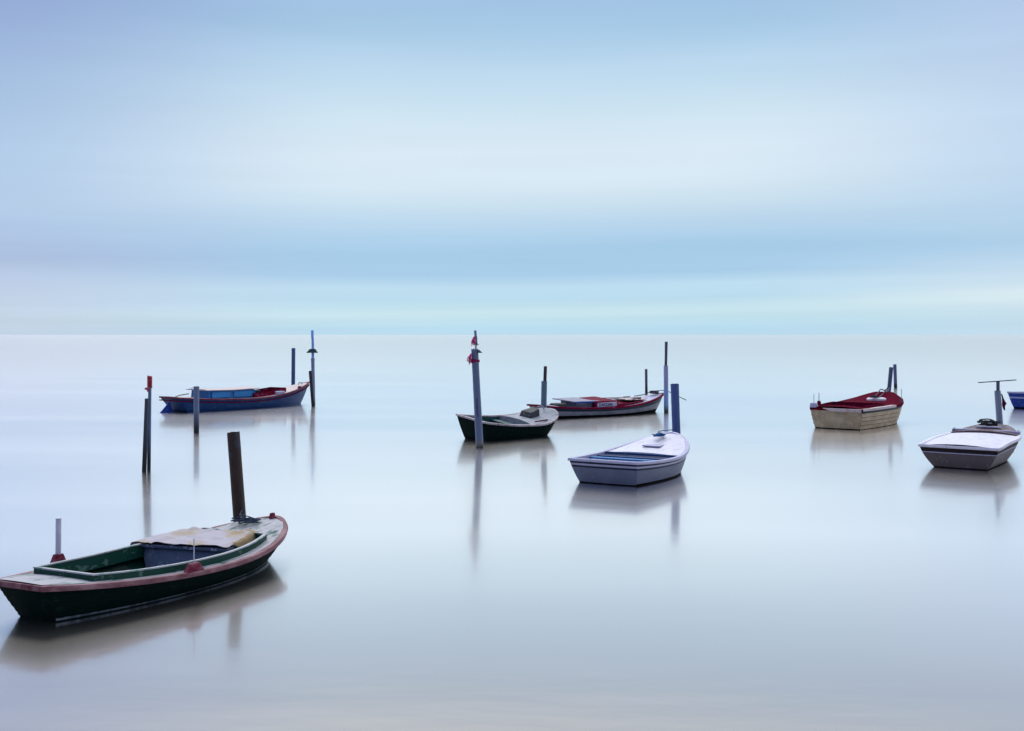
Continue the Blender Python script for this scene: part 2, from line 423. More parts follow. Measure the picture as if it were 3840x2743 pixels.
# ------------------------------------------------------------------ boats
class Boat:
    def __init__(s, name, label, xy, head, v, group=None, roll=0.0, pw=(2.2, 0.7)):
        s.pw = pw
        s.L, s.B, s.r, s.tm, s.zs, s.zm, s.zb, s.kw, s.rs, s.rb = v
        s.root = thing(name, label, 'boat', (xy[0], xy[1], 0), (R(roll), 0, R(head)), group)
        s.ts = [1 - (1 - i / 44.0) ** 1.5 for i in range(45)]
        s.ts[-1] = 1.0

    def w(s, t):
        if t < s.tm: k = s.r + (1 - s.r) * (1 - ((s.tm - t) / s.tm) ** 2)
        else: k = max(0.0, 1 - ((t - s.tm) / (1 - s.tm)) ** s.pw[0]) ** s.pw[1]
        return k * s.B / 2

    def z(s, t):
        if t < s.tm: return s.zm + (s.zs - s.zm) * ((s.tm - t) / s.tm) ** 2
        return s.zm + (s.zb - s.zm) * ((t - s.tm) / (1 - s.tm)) ** 2

    def pt(s, t, side, u):
        """outer skin; u 0 = gunwale, 1 = waterline, >1 below"""
        zg = s.z(t); wg = s.w(t); k = min(u, 1.0)
        y = wg * (1 - (1 - s.kw) * k ** 1.6)
        xg = t * s.L; xw = s.rs + (s.L - s.rs - s.rb) * t
        kk = k ** 1.25 if t > 0.5 else k
        x = xg + (xw - xg) * kk
        z = zg * (1 - u) if u <= 1 else -0.30 * (u - 1) / 0.4
        if u > 1: y *= 1 - 0.5 * (u - 1) / 0.4
        return Vector((x, side * y, z))

    def hull(s, bands, inner, strakes=7, lap=0.011, seam=None, gap=0.002, tmat=None):
        """bands: [(u_end, material index)]; last is below the waterline"""
        mats = bands['mats']
        us = []
        for i in range(strakes):
            us.append((i / strakes, 0.0)); us.append(((i + 1) / strakes - gap, lap))
        us += [(1.0, 0.0), (1.4, 0.0)]
        m = MB()

        def bm_(u):
            for ue, k in bands['b']:
                if u < ue: return k
            return bands['b'][-1][1]
        for side in (-1, 1):
            rows = []
            for t in s.ts:
                row = []
                for u, off in us:
                    p = s.pt(t, side, u); fade = min(1.0, (1 - t) * 12)
                    p.y += side * off * fade
                    row.append(p)
                rows.append(row)
            m.grid(rows, mats=lambda i, j: seam if (seam is not None and j % 2 and j < 2 * strakes - 1) else bm_((us[j][0] + us[j + 1][0]) / 2), flip=side > 0)
        # transom
        N = 9
        rows = []
        for u in [i / 24 for i in range(25)] + [1.4]:
            p = s.pt(0, 1, u)
            rows.append([Vector((p.x - 0.03 * (1 - (2 * j / (N - 1) - 1) ** 2), p.y * (2 * j / (N - 1) - 1), p.z)) for j in range(N)])
        uu = [i / 24 for i in range(25)] + [1.4]
        m.grid(rows, mats=lambda i, j: (bm_((uu[i] + uu[i + 1]) / 2) if tmat is None else (tmat if uu[i] < 0.95 else bm_(1.2))))
        # inner skin
        ki = mats.index(inner) if inner in mats else len(mats)
        ml = list(mats) + ([] if inner in mats else [inner])
        T = 0.035; zf = s.floor_z
        for side in (-1, 1):
            rows = []
            for t in s.ts:
                row = []
                for q in range(6):
                    zg = s.z(t); u = (q / 5) * (1 - zf / zg)
                    p = s.pt(t, 1, u)
                    p.y = max(0.0, p.y - T) * side
                    p.x += T * (1 - 2 * t)
                    row.append(p)
                rows.append(row)
            m.grid(rows, ki, flip=side < 0)
        rows = []
        for q in range(6):
            u = (q / 5) * (1 - zf / s.z(0)); p = s.pt(0, 1, u); y = max(0.0, p.y - T)
            rows.append([Vector((p.x + T, -y + 2 * y * j / 6, p.z)) for j in range(7)])
        m.grid(rows, ki)
        o = m.build('hull', ml, s.root, smooth=True, split=28)
        return o

    def floor(s, mat):
        m = MB(); rows = []
        for t in s.ts:
            u = 1 - s.floor_z / s.z(t); p = s.pt(t, 1, u); y = max(0, p.y - 0.034)
            rows.append([Vector((p.x + 0.034 * (1 - 2 * t), y * k, s.floor_z)) for k in (-1, -.5, 0, .5, 1)])
        m.grid(rows)
        return m.build('floor', mat, s.root)

    def loop(s, inset=0.0, dz=0.0, t0=0.0, t1=1.0):
        """closed outline: starboard aft->bow->port aft"""
        st = [t for t in s.ts if t0 <= t <= t1]
        if st[0] > t0: st = [t0] + st
        if st[-1] < t1: st = st + [t1]
        sb = [Vector((t * s.L, -max(0, s.w(t) - inset), s.z(t) + dz)) for t in st]
        pb = [Vector((p.x, -p.y, p.z)) for p in sb[::-1]]
        if sb[-1].y == 0: pb = pb[1:]
        return sb + pb

    def rail(s, name, mat, a=-0.035, b=0.03, lo=-0.03, hi=0.012, parent=None, dz=0.0):
        """capping swept round the sheer; a / b = inward / outward offsets"""
        P = s.loop(0, dz); n = len(P); m = MB(); rows = []
        nb = 5
        tr = [P[-1].lerp(P[0], k / nb) for k in range(1, nb)]
        P = P + tr; n = len(P)
        for i in range(n):
            d = (P[(i + 1) % n] - P[i - 1]); d.z = 0
            if d.length < 1e-6: d = Vector((0, 1, 0))
            d.normalize(); nm = Vector((d.y, -d.x, 0))
            prof = [(a, lo), (b * .8, lo), (b, (lo + hi) / 2), (b * .7, hi), (a * .8, hi), (a, hi - 0.004)]
            rows.append([P[i] + nm * q + Vector((0, 0, z_)) for q, z_ in prof])
        rows.append(rows[0])
        m.grid(rows, closed=True)
        return m.build(name, mat, parent or s.root, smooth=True, split=50)

    def deck(s, name, mat, ta, tb, inset=None, ca=None, cb=None, dz=-0.012, camber=0.04):
        """deck from ta to tb; cockpit opening between ca and cb, inset from the side"""
        m = MB()
        st = sorted(set([t for t in s.ts if ta < t < tb] + [ta, tb] + ([ca, cb] if ca is not None else [])))

        def row(t, hole, side):
            w = max(0.0, s.w(t) - 0.03)
            y1 = max(0.0, w - inset(t)) if hole else 0.0
            out = []
            for k in range(7):
                y = w + (y1 - w) * k / 6
                q = 1 - (y / (s.B / 2)) ** 2
                out.append(Vector((t * s.L, side * y, s.z(t) + dz + camber * q * min(1, w * 3))))
            return out
        for i in range(len(st) - 1):
            a, b2 = st[i], st[i + 1]
            hole = ca is not None and a >= ca - 1e-9 and b2 <= cb + 1e-9
            for side in (-1, 1):
                m.grid([row(a, hole, side), row(b2, hole, side)], flip=side < 0)
        # aft bulkhead of a foredeck
        if ca is None and ta > 0.01:
            t = ta; r0 = row(t, False, -1)[:-1] + row(t, False, 1)[::-1]
            r1 = [Vector((p.x, p.y * 0.86, s.floor_z)) for p in r0]
            m.grid([r0, r1])
        return m.build(name, mat, s.root, smooth=True, split=40)

    def coaming(s, mat, capmat, ca, cb, inset, h=0.075, th=0.028, drop=0.05):
        m = MB()
        st = [ca + (cb - ca) * i / 16 for i in range(17)]
        zc = lambda t: s.z(t) + 0.015
        sb = [Vector((t * s.L, -max(0.02, s.w(t) - 0.03 - inset(t)), zc(t))) for t in st]
        P = sb + [Vector((p.x, -p.y, p.z)) for p in sb[::-1]]
        n = len(P); c0 = Vector((sum(p.x for p in P) / n, 0, 0)); rows = []; crows = []
        for i in range(n):
            d1 = P[i] - P[i - 1]; d2 = P[(i + 1) % n] - P[i]
            d1.z = d2.z = 0; d1.normalize(); d2.normalize()
            t_ = (d1 + d2).normalized(); nm = Vector((t_.y, -t_.x, 0)); k = 1 / max(0.5, nm.dot(Vector((d1.y, -d1.x, 0))))
            p = P[i]
            rows.append([p + nm * (q * k) + Vector((0, 0, z_)) for q, z_ in ((th, -drop), (th, h), (0, h), (0, -drop * 2))])
            crows.append([p + nm * (q * k) + Vector((0, 0, z_)) for q, z_ in ((th + .008, h), (th + .008, h + .016), (-.008, h + .016), (-.008, h))])
        rows.append(rows[0]); crows.append(crows[0])
        m.grid(rows, closed=True)
        o = m.build('coaming', mat, s.root)
        m2 = MB(); m2.grid(crows, closed=True)
        m2.build('coaming_cap', capmat, o)
        return o

    def thwart(s, t, mat, dz=-0.10, wd=0.24, th=0.035):
        m = MB(); y = s.w(t) - 0.04
        m.box((t * s.L, 0, s.z(t) + dz), (wd, 2 * y, th))
        return m.build('thwart', mat, s.root, bevel=0.006)

    def rowlock(s, t, side, mat, h=0.10, pin=0.0, sx=0.26, rod=None, pm=None):
        m = MB(); w = s.w(t); z = s.z(t) + 0.012
        c = Vector((t * s.L, side * (w - 0.02), z + h / 2))
        a = sx / 2
        m.hexa([c + Vector((-a, -.045, -h / 2)), c + Vector((a, -.045, -h / 2)), c + Vector((a, .045, -h / 2)), c + Vector((-a, .045, -h / 2))],
               [c + Vector((-a * .45, -.035, h / 2)), c + Vector((a * .45, -.035, h / 2)), c + Vector((a * .45, .035, h / 2)), c + Vector((-a * .45, .035, h / 2))])
        o = m.build('rowlock', mat, s.root, bevel=0.012)
        if pin:
            m = MB(); m.tube([c + Vector((0, 0, h / 2 - .01)), c + Vector((0.004, 0, h / 2 + pin))], 0.012 if rod is None else rod, 10)
            m.build('pin', pm or M['metal'], o, smooth=True)
        return o


def local(boat, x, y, z):
    mat = Matrix.Translation(boat.root.location) @ boat.root.rotation_euler.to_matrix().to_4x4()
    return mat @ Vector((x, y, z))


def rope_pile(name, label, ctr, rad, mat, loops=7, r=0.014, h=0.08, seed=1, trail=None, group=None, squash=0.7, rz=0.0):
    rnd = random.Random(seed); m = MB(); pts = []
    for k in range(loops * 7):
        a = k * 2 * math.pi / 7 + rnd.uniform(-.35, .35)
        rr = rad * rnd.uniform(0.35, 1.0); q = k / (loops * 7)
        x, y = rr * math.cos(a) + rnd.uniform(-.3, .3) * rad, rr * math.sin(a) * squash
        pts.append(Vector((x * math.cos(rz) - y * math.sin(rz), x * math.sin(rz) + y * math.cos(rz), r + h * q * rnd.uniform(0.5, 1.15))) + Vector(ctr))
    if trail: pts += [Vector(p) for p in trail]
    m.tube(cat(pts, 5), r, 7)
    o = m.build(name, mat, None, smooth=True)
    return tag(o, label, 'rope', group)


def reset_origin(o, c):
    c = Vector(c)
    o.data.transform(Matrix.Translation(-c)); o.location = c
    return o


# ---- 1: green boat, near left
b = Boat('rowing_boat', 'big dark green wooden boat with chalky maroon gunwale and tarp-covered box, nearest boat at left',
         (-5.44, 12.06), 64.6, (4.55, 1.84, 0.40, 0.54, 0.45, 0.295, 0.51, 0.74, 0.26, 0.34), 'boats moored on the still water')
b.floor_z = 0.05
GD = M['green_dark']
b.hull({'mats': [GD, M['black'], M['blue_grey']], 'b': [(0.86, 0), (1.0, 0), (9, 1)]}, M['green_deep'], strakes=7, lap=0.012)
b.floor(M['dark_floor'])
b.rail('gunwale', M['maroon_pink'], a=-0.045, b=0.045, lo=-0.045, hi=0.014)
# painted line just above the waterline
m = MB()
for side in (-1, 1):
    rows = []
    for t in b.ts:
        r_ = []
        for u in (0.90, 0.965):
            p = b.pt(t, side, u); p.y += side * 0.016 * min(1, (1 - t) * 10); r_.append(p)
        q = [Vector((p.x, p.y - side * 0.012, p.z)) for p in r_]
        rows.append([r_[0], r_[1], q[1], q[0]])
    m.grid(rows, closed=True)
m.build('waterline_batten', paint('pale batten', (0.20, 0.26, 0.30), 0.5, (0.07, 0.1, 0.13), 0.4), b.root, smooth=True)
ins = lambda t: 0.13 + 0.05 * min(1, max(0, (t - 0.1) * 4))
b.deck('deck', M['green_worn'], 0.0, 1.0, ins, 0.14, 0.79)
b.coaming(M['green'], M['cap_pale'], 0.14, 0.79, ins, h=0.07)
# engine box with lid across the cockpit
m = MB()
m.hexa([(2.83, -.50, .06), (3.62, -.30, .06), (3.38, .60, .06), (2.62, .68, .06)],
       [(2.83, -.50, .345), (3.62, -.30, .39), (3.38, .66, .39), (2.62, .76, .345)])
box = m.build('engine_box', M['blue_grey'], b.root, bevel=0.006)
m = MB()
m.hexa([(2.79, -.56, .348), (3.71, -.34, .393), (3.42, .76, .393), (2.54, .86, .348)],
       [(2.79, -.56, .385), (3.71, -.34, .43), (3.42, .76, .43), (2.54, .86, .385)])
m.build('lid', paint('slate lid', (0.10, 0.14, 0.22), 0.4, (0.4, 0.45, 0.6), 0.3), box, bevel=0.006)
m = MB(); m.box((0.66, 0, .15), (0.42, 0.6, 0.04)); m.build('stern_seat', M['green_deep'], b.root, bevel=0.006)
m = MB(); m.box((1.55, 0, .17), (0.22, 1.45, 0.035)); m.build('thwart', M['green_deep'], b.root, bevel=0.006)
m = MB()
for yy in (-0.12, 0.12):
    m.tube([(0.75, yy, .09), (2.6, yy * .8 + .25, .13)], 0.022, 8)
m.build('oars', M['blue_grey'], b.root, smooth=True)
b.rowlock(0.40, -1, M['maroon'], h=0.10, pin=0.30, sx=0.30, rod=0.007, pm=M['pin_pale'])
b.rowlock(0.27, 1, M['maroon'], h=0.15, pin=0.44, sx=0.24, rod=0.034, pm=M['pin_pale'])
m = MB(); m.box((4.46, 0.0, .53), (0.10, 0.07, 0.10), taper=0.7); m.build('stem_head', M['maroon'], b.root, bevel=0.012)
B1 = b
# tarp draped over the box
rnd = random.Random(3)
m = MB(); rows = []
NU, NV = 46, 34
from mathutils import noise as mn
for i in range(NU + 1):
    row = []
    for j in range(NV + 1):
        u, v = i / NU, j / NV
        uu, vv = -0.03 + u * 1.12, -0.10 + v * 1.16      # sheet runs over the forward edge and the near side
        q1, q2 = min(1, max(0, uu)), min(1, max(0, vv))
        x = (2.785 + .925 * q1) * (1 - q2) + (2.535 + .885 * q1) * q2
        y = (-.575 + .225 * q1) * (1 - q2) + (.865 - .095 * q1) * q2
        z = .392 + .045 * min(1, max(0, uu))
        if uu > 1: z -= (uu - 1) * 1.1; x += (uu - 1) * 0.15
        if vv < 0:
            k = min(1, max(0, (u - 0.12) * 3)); z += vv * 1.35 * k; y += vv * 0.25 * k
        if vv > 1: z -= (vv - 1) * 1.0; y += .01
        nz = mn.noise(Vector((x * 3.1, y * 4.2, 0.3))) * 0.036 + mn.noise(Vector((x * 8 + y * 3, y * 7, 2.3))) * 0.018
        row.append(Vector((x + nz * .3, y + nz * .6, z + 0.016 + abs(nz))))
    rows.append(row)
m.grid(rows, mats=lambda i, j: 1 if (j < 4 and i > 8) or (i > 39 and j < 14) else 0)
t_ = m.build('tarpaulin', [M['tarp'], M['tan']], None, smooth=True, split=70)
md = t_.modifiers.new('thick', 'SOLIDIFY'); md.thickness = 0.006
t_.location = b.root.location; t_.rotation_euler = b.root.rotation_euler
tag(t_, 'creased white tarpaulin with tan stains spread over the engine box of the near green boat', 'tarpaulin')
rope_pile('mooring_rope', 'dark blue rope tangled round the brown pipe on the near green boat', local(b, 4.12, 0.18, 0.47), 0.25, M['rope_dark'], 5, 0.008, 0.09, 2,
          trail=[local(b, 4.25, 0.35, 0.55), local(b, 4.40, 0.52, 0.52), local(b, 4.7, 0.8, 0.46), local(b, 4.98, .98, .48)], rz=R(20))
m = MB(); m.tube(cat([local(b, 4.38, 0.12, 0.47), local(b, 4.25, -.1, .455), local(b, 3.95, -.15, .415), local(b, 3.75, -.1, .40)], 8), 0.007, 6)
tag(m.build('deck_line', M['rope_dark'], None, smooth=True), 'thin dark line lying across the white foredeck of the near green boat', 'rope')

# ---- 2: blue boat, far left
b = Boat('rowing_boat', 'long blue boat with white-roofed cabin box, between the posts at far left',
         (-14.14, 45.15), 52.0, (7.55, 2.2, 0.62, 0.46, 0.62, 0.46, 1.0, 0.79, 0.49, 0.50), 'boats moored on the still water', pw=(2.2, .85))
b.floor_z = 0.16
b.hull({'mats': [M['blue'], M['navy'], M['maroon']], 'b': [(0.09, 2), (0.90, 0), (9, 1)]}, M['lilac'], strakes=5, lap=0.008)
b.floor(M['floor_grey'])
b.rail('gunwale', M['maroon'], a=-0.05, b=0.045, lo=-0.045, hi=0.014)
b.rail('rubbing_strake', M['red_deck'], a=0.0, b=0.035, lo=-0.16, hi=-0.12)
i2 = lambda t: 0.26
b.deck('deck', M['cream'], 0.0, 1.0, i2, 0.12, 0.76)
b.coaming(M['red'], M['red_deck'], 0.50, 0.755, lambda t: 0.30, h=0.16)
m = MB()
m.hexa([(1.45, -.62, .3), (3.95, -.66, .3), (3.95, .66, .3), (1.45, .62, .3)], [(1.5, -.60, .84), (3.9, -.62, .82), (3.9, .62, .82), (1.5, .60, .84)])
cb = m.build('cabin', M['blue_bright'], b.root, bevel=0.015)
m = MB(); rows = []
for x in (1.32, 1.9, 2.7, 3.5, 4.06):
    sag = 0.02 * abs(x - 2.7)
    rows.append([(x, y, .85 + sag + 0.04 * (1 - (y / .74) ** 2)) for y in (-.74, -.5, -.2, .2, .5, .74)] + [(x, y, .822 + sag) for y in (.74, -.74)])
m.grid(rows, closed=True); o_ = len(m.v); m.f.append(tuple(range(8))); m.m.append(0); m.f.append(tuple(range(o_ - 8, o_))[::-1]); m.m.append(0)
m.build('roof', M['cream'], cb, bevel=0.005)
for x0, x1 in ((1.62, 2.55), (2.75, 3.75)):
    m = MB(); m.hexa([(x0, -.67, .52), (x1, -.67, .52), (x1, -.64, .52), (x0, -.64, .52)], [(x0, -.65, .78), (x1, -.65, .78), (x1, -.61, .78), (x0, -.61, .78)])
    m.build('side_panel', paint('light blue panel', (0.04, 0.26, 0.62), 0.3), cb, bevel=0.01)
m = MB(); m.box((4.1, -.1, .62), (0.35, 0.9, 0.3)); m.build('locker', M['navy'], b.root, bevel=0.02)
m = MB(); m.box((5.15, -.78, .60), (0.42, 0.24, 0.17)); m.build('fender_block', M['lilac'], b.root, bevel=0.03)
b.rowlock(0.86, -1, M['maroon'], h=0.09, sx=0.25); b.rowlock(0.62, 1, M['maroon'], h=0.10, sx=0.3)
m = MB(); m.tube([(6.7, -.25, .9), (6.72, -.25, 1.0), (6.9, -.25, 1.0), (6.92, -.25, .9)], 0.02, 8); m.build('cleat', M['metal'], b.root, smooth=True)
# rudder seen trailing at the stern
m = MB(); m.hexa([(-.62, -.025, -.1), (.2, -.025, -.1), (.2, .025, -.1), (-.62, .025, -.1)], [(-.40, -.02, .05), (-.0, -.02, .45), (-.0, .02, .45), (-.40, .02, .05)])
m.build('rudder', M['blue_royal'], b.root, bevel=0.008)
m = MB(); m.tube([(-.08, 0, .52), (.5, 0.0, .68), (.95, .02, .72)], 0.022, 8); m.build('tiller', M['wood'], b.root, smooth=True)

# ---- 3: green boat, centre
b = Boat('rowing_boat', 'small teal green boat with grey foredeck hatch, behind the thick post with pink rags',
         (-1.31, 33.15), 42.5, (3.45, 1.62, 0.82, 0.62, 0.68, 0.52, 0.80, 0.77, 0.24, 0.34), 'boats moored on the still water', roll=7.5, pw=(2.6, .55))
b.floor_z = 0.14
b.hull({'mats': [M['green_dark'], M['black'], M['teal'], M['cream']], 'b': [(0.05, 2), (0.92, 0), (9, 1)]}, M['teal'], strakes=6, lap=0.008)
b.floor(M['green_deep'])
b.rail('gunwale', paint('grey beige gunwale', (0.50, 0.46, 0.48), 0.5, (0.2, 0.17, 0.2), 0.3), a=-0.05, b=0.04, lo=-0.04, hi=0.014)
b.deck('foredeck', paint('weathered grey deck', (0.37, 0.40, 0.44), 0.6, (0.25, 0.29, 0.31), 0.35), 0.54, 1.0, camber=0.07)
m = MB(); m.hexa([(2.30, -.20, .50), (2.78, -.16, .55), (2.78, .30, .55), (2.30, .36, .50)], [(2.36, -.16, .76), (2.78, -.10, .86), (2.78, .26, .86), (2.36, .30, .76)])
m.build('hatch', paint('dark grey hatch', (0.045, 0.05, 0.058), 0.6, (0.15, 0.15, 0.16), 0.3), b.root, bevel=0.03)
b.thwart(0.46, M['teal'], dz=-.12, wd=0.26); b.thwart(0.2, M['teal'], dz=-.14)
m = MB(); m.box((0.28, 0, .48), (0.36, 1.15, 0.04)); m.build('stern_seat', M['teal'], b.root, bevel=0.006)
m = MB(); m.tube(cat([(2.95, .22, .74), (2.97, .18, .86), (3.12, .10, .88), (3.14, .06, .76)], 5), 0.018, 8); m.build('bow_handle', M['metal'], b.root, smooth=True)
m = MB(); m.box((2.35, -.66, .60), (0.7, .03, .04), rz=R(12)); m.build('rail_board', M['red_deck'], b.root, bevel=0.01)

# ---- 4: red and white boat behind it
b = Boat('rowing_boat', 'long low boat with crimson gunwale, grey hull band and white sign board amidships',
         (1.03, 41.95), 35.5, (6.52, 2.0, 0.72, 0.44, 0.49, 0.355, 0.76, 0.78, 0.42, 0.46), 'boats moored on the still water', pw=(2.2, .85))
b.floor_z = 0.10
b.hull({'mats': [M['navy'], M['greyband'], M['black'], M['red']], 'b': [(0.10, 3), (0.38, 0), (0.80, 1), (0.86, 2), (9, 2)]}, M['red_deck'], strakes=10, lap=0.004)
b.floor(M['floor_grey'])
b.rail('gunwale', M['red'], a=-0.05, b=0.05, lo=-0.05, hi=0.016)
i4 = lambda t: 0.17
b.deck('deck', M['lilac'], 0.0, 1.0, i4, 0.08, 0.74)
b.coaming(M['red'], M['red'], 0.54, 0.74, i4, h=0.05)
m = MB(); m.hexa([(1.45, -.5, .2), (2.2, -.56, .2), (2.2, .5, .2), (1.45, .5, .2)], [(1.45, -.5, .56), (2.2, -.56, .56), (2.2, .5, .6), (1.45, .5, .6)])
eb = m.build('engine_box', M['greyband'], b.root, bevel=0.01)
m = MB(); m.hexa([(1.28, -.6, .58), (2.5, -.66, .58), (2.3, .62, .66), (1.1, .6, .66)], [(1.28, -.6, .615), (2.5, -.66, .615), (2.3, .62, .695), (1.1, .6, .695)])
m.build('lid', [M['grey_lid']], eb, bevel=0.006)
m = MB(); m.box((1.85, -.665, .575), (1.2, 0.03, 0.05), rz=-.04); m.build('lid_edge', M['blue_royal'], eb, bevel=0.005)
m = MB(); m.hexa([(2.15, -.78, .22), (3.35, -.80, .22), (3.2, .45, .22), (2.25, .45, .22)], [(2.2, -.76, .60), (3.34, -.76, .60), (3.1, .40, .72), (2.3, .40, .70)])
rb_ = m.build('cargo_box', M['red'], b.root, bevel=0.02)
m = MB(); m.hexa([(2.28, -.80, .375), (3.26, -.80, .385), (3.26, -.77, .385), (2.28, -.77, .375)], [(2.28, -.79, .535), (3.26, -.79, .555), (3.26, -.76, .555), (2.28, -.76, .535)])
sg = m.build('sign_board', M['sign'], rb_, bevel=0.003)
m = MB(); m.box((0.85, -.1, .42), (0.55, 0.7, 0.26), taper=.75); m.build('storage_crate', paint('dark grey crate', (0.035, 0.045, 0.05), 0.6), b.root, bevel=0.05)
m = MB(); m.hexa([(3.3, -.60, .30), (4.85, -.50, .34), (4.85, .3, .34), (3.3, .4, .30)], [(3.3, -.58, .45), (4.85, -.48, .50), (4.85, .3, .53), (3.3, .4, .52)])
m.build('thwart_box', M['red'], b.root, bevel=0.01)
b.rowlock(0.50, -1, M['red'], h=0.11, sx=0.42); b.rowlock(0.60, 1, M['red'], h=0.08, sx=0.3)
B4 = b
for k, (p0, p1) in enumerate((((3.2, -.40, .585), (5.0, -.26, .60)), ((3.3, .05, .62), (5.15, .1, .61)), ((3.35, .22, .64), (4.9, .30, .62)))):
    m = MB(); P0, P1 = local(b, *p0), local(b, *p1)
    m.tube([P0, P0.lerp(P1, .75), P0.lerp(P1, .78), P1], [.022, .02, .045, .055], 8)
    o = m.build('oar', M['wood'] if k != 1 else M['white'], None, smooth=True)
    tag(o, ['bare wooden oar nearest the rail, lying along the crimson-rimmed boat', 'white painted oar lying between two wooden ones on the crimson-rimmed boat',
            'shorter wooden oar on the far side of the crimson-rimmed boat'][k], 'oar', 'oars laid along the crimson-rimmed boat')
m = MB(); rows = []
for i in range(15):
    rows.append([])
    for j in range(9):
        x = 4.05 + i / 14 * 1.1; y = -.52 + j / 8 * .85; nz = mn.noise(Vector((x * 4, y * 4, 1))) * .04
        rows[-1].append(local(b, x, y, .565 + nz + .03 * (1 - abs(j / 4 - 1))))
m.grid(rows)
o = m.build('folded_tarp', M['cream'], None, smooth=True); md = o.modifiers.new('t', 'SOLIDIFY'); md.thickness = 0.02
tag(o, 'pale folded tarp near the foredeck of the crimson-rimmed boat', 'tarpaulin')
rope_pile('mooring_rope', 'grey rope bundled on the bow of the crimson-rimmed boat', local(b, 6.05, 0.06, 0.73), 0.24, M['rope_grey'], 6, 0.016, 0.13, 5,
          trail=[local(b, 6.4, -.05, .88), local(b, 6.6, -.25, .82), local(b, 6.62, -.75, .66), local(b, 6.85, -1.0, .5)])
m = MB(); m.tube(cat([local(b, 5.2, 0.35, .66), local(b, 5.5, .28, .69), local(b, 5.8, .25, .73)], 5), 0.018, 7)
tag(m.build('rope_end', M['rope_black'], None, smooth=True), 'loose black rope end on the lilac foredeck of the crimson-rimmed boat', 'rope')
# painted words on the sign
tx = bpy.data.curves.new('lettering', 'FONT'); tx.body = 'ZARZAN'; tx.size = 0.165; tx.offset = 0.004; tx.extrude = 0.002; tx.space_character = 1.1
to = bpy.data.objects.new('lettering_source', tx); COL.objects.link(to)
bpy.context.view_layer.update()
me = bpy.data.meshes.new_from_object(to); bpy.data.objects.remove(to)
lo = bpy.data.objects.new('lettering', me); COL.objects.link(lo); me.materials.append(M['ink'])
lo.parent = sg; lo.rotation_euler = (R(86.5), 0, 0); lo.location = (2.32, -.806, .405)

# ---- 5: white and blue boat, right of centre
b = Boat('rowing_boat', 'white boat with broad white foredeck and blue thwarts, moored to the thick blue post',
         (1.91, 23.17), 59.8, (3.98, 1.94, 0.81, 0.43, 0.53, 0.473, 0.82, 0.84, 0.26, 0.30), 'boats moored on the still water')
b.floor_z = 0.14
b.hull({'mats': [M['grey_hull'], M['lilac'], M['navy'], M['black']], 'b': [(0.10, 1), (0.17, 2), (0.24, 1), (0.33, 2), (0.95, 0), (9, 3)]}, M['white'], strakes=12, lap=0.004)
b.floor(M['floor_grey'])
b.rail('gunwale', M['lilac'], a=-0.06, b=0.045, lo=-0.04, hi=0.016)
b.deck('foredeck', M['white'], 0.52, 1.0, camber=0.05, dz=-0.015)
m = MB(); m.box((2.04, 0, .47), (0.04, 1.78, 0.05)); m.build('deck_beam', M['blue'], b.root, bevel=0.008)
b.thwart(0.33, M['blue_bright'], dz=-.05, wd=0.16); b.thwart(0.43, M['blue'], dz=-.05, wd=0.10)
m = MB(); m.box((0.36, 0, .42), (0.55, 1.5, 0.05)); m.build('stern_seat', M['lilac'], b.root, bevel=0.01)
m = MB(); m.box((0.66, 0, .40), (0.04, 1.55, 0.10)); m.build('seat_front', M['blue'], b.root, bevel=0.006)
m = MB(); m.box((2.9, .02, .605), (0.5, 0.44, 0.03)); m.build('hatch', M['lilac'], b.root, bevel=0.012)
B5 = b
rope_pile('mooring_rope', 'bright blue rope lying on the white foredeck beside the thick blue post', local(b, 3.40, 0.10, 0.76), 0.24, M['rope_blue'], 5, 0.011, 0.07, 9,
          trail=[local(b, 3.7, 0.26, .84), local(b, 4.1, 0.32, .84), local(b, 4.95, .34, .80)], rz=R(40), squash=.5)

# ---- 6: beige and red boat
b = Boat('rowing_boat', 'beige clinker boat with red foredeck and cream rail, stern towards the viewer',
         (10.96, 37.01), 54.1, (5.5, 2.3, 0.76, 0.55, 0.687, 0.70, 1.02, 0.86, 0.12, 0.40), 'boats moored on the still water')
b.floor_z = 0.2
b.hull({'mats': [M['beige'], M['navy'], M['black'], paint('dark seam', (0.10, 0.09, 0.075), 0.7)], 'b': [(0.10, 1), (0.97, 0), (9, 2)]}, M['red_deck'], strakes=5, lap=0.018, seam=3, gap=0.022)  # shade under each plank lap is painted dark on the ledge faces
b.floor(M['red_deck'])
b.rail('gunwale', M['red_deck'], a=-0.05, b=0.05, lo=-0.06, hi=0.016)
i6 = lambda t: 0.2
b.deck('deck', M['red_deck'], 0.0, 1.0, i6, 0.10, 0.42, camber=0.10)
b.coaming(M['red'], M['red_deck'], 0.10, 0.42, i6, h=0.06)
# cream rail boards on the quarter and the near side
m = MB(); rows = []
for t in [0.0 + 0.50 * i / 16 for i in range(17)]:
    p = Vector((t * b.L, -(b.w(t) + .035), b.z(t)))
    rows.append([p + Vector((0, .15, .022)), p + Vector((0, -.02, .022)), p + Vector((0, -.02, -.055)), p + Vector((0, .0, -.055))])
m.grid(rows); m.build('rail_board', M['cream'], b.root, smooth=True, split=40)
m = MB(); w0 = b.w(0)
m.hexa([(-.075, -w0 - .01, .60), (-.045, -w0 - .01, .60), (-.075, w0 * .15, .60), (-.105, w0 * .15, .60)], [(-.085, -w0 - .01, .705), (.06, -w0 - .01, .705), (.03, w0 * .5, .705), (-.085, w0 * .5, .705)])
m.build('transom_board', M['cream'], b.root, bevel=0.006)
m = MB(); rows = []
for k in range(25):
    a = 2 * math.pi * k / 24
    rows.append([(3.87 + .40 * math.cos(a) * q, -.15 + .34 * math.sin(a) * q, z_) for q, z_ in ((0, .90), (.7, .90), (.93, .88), (1, .85), (1, .78))])
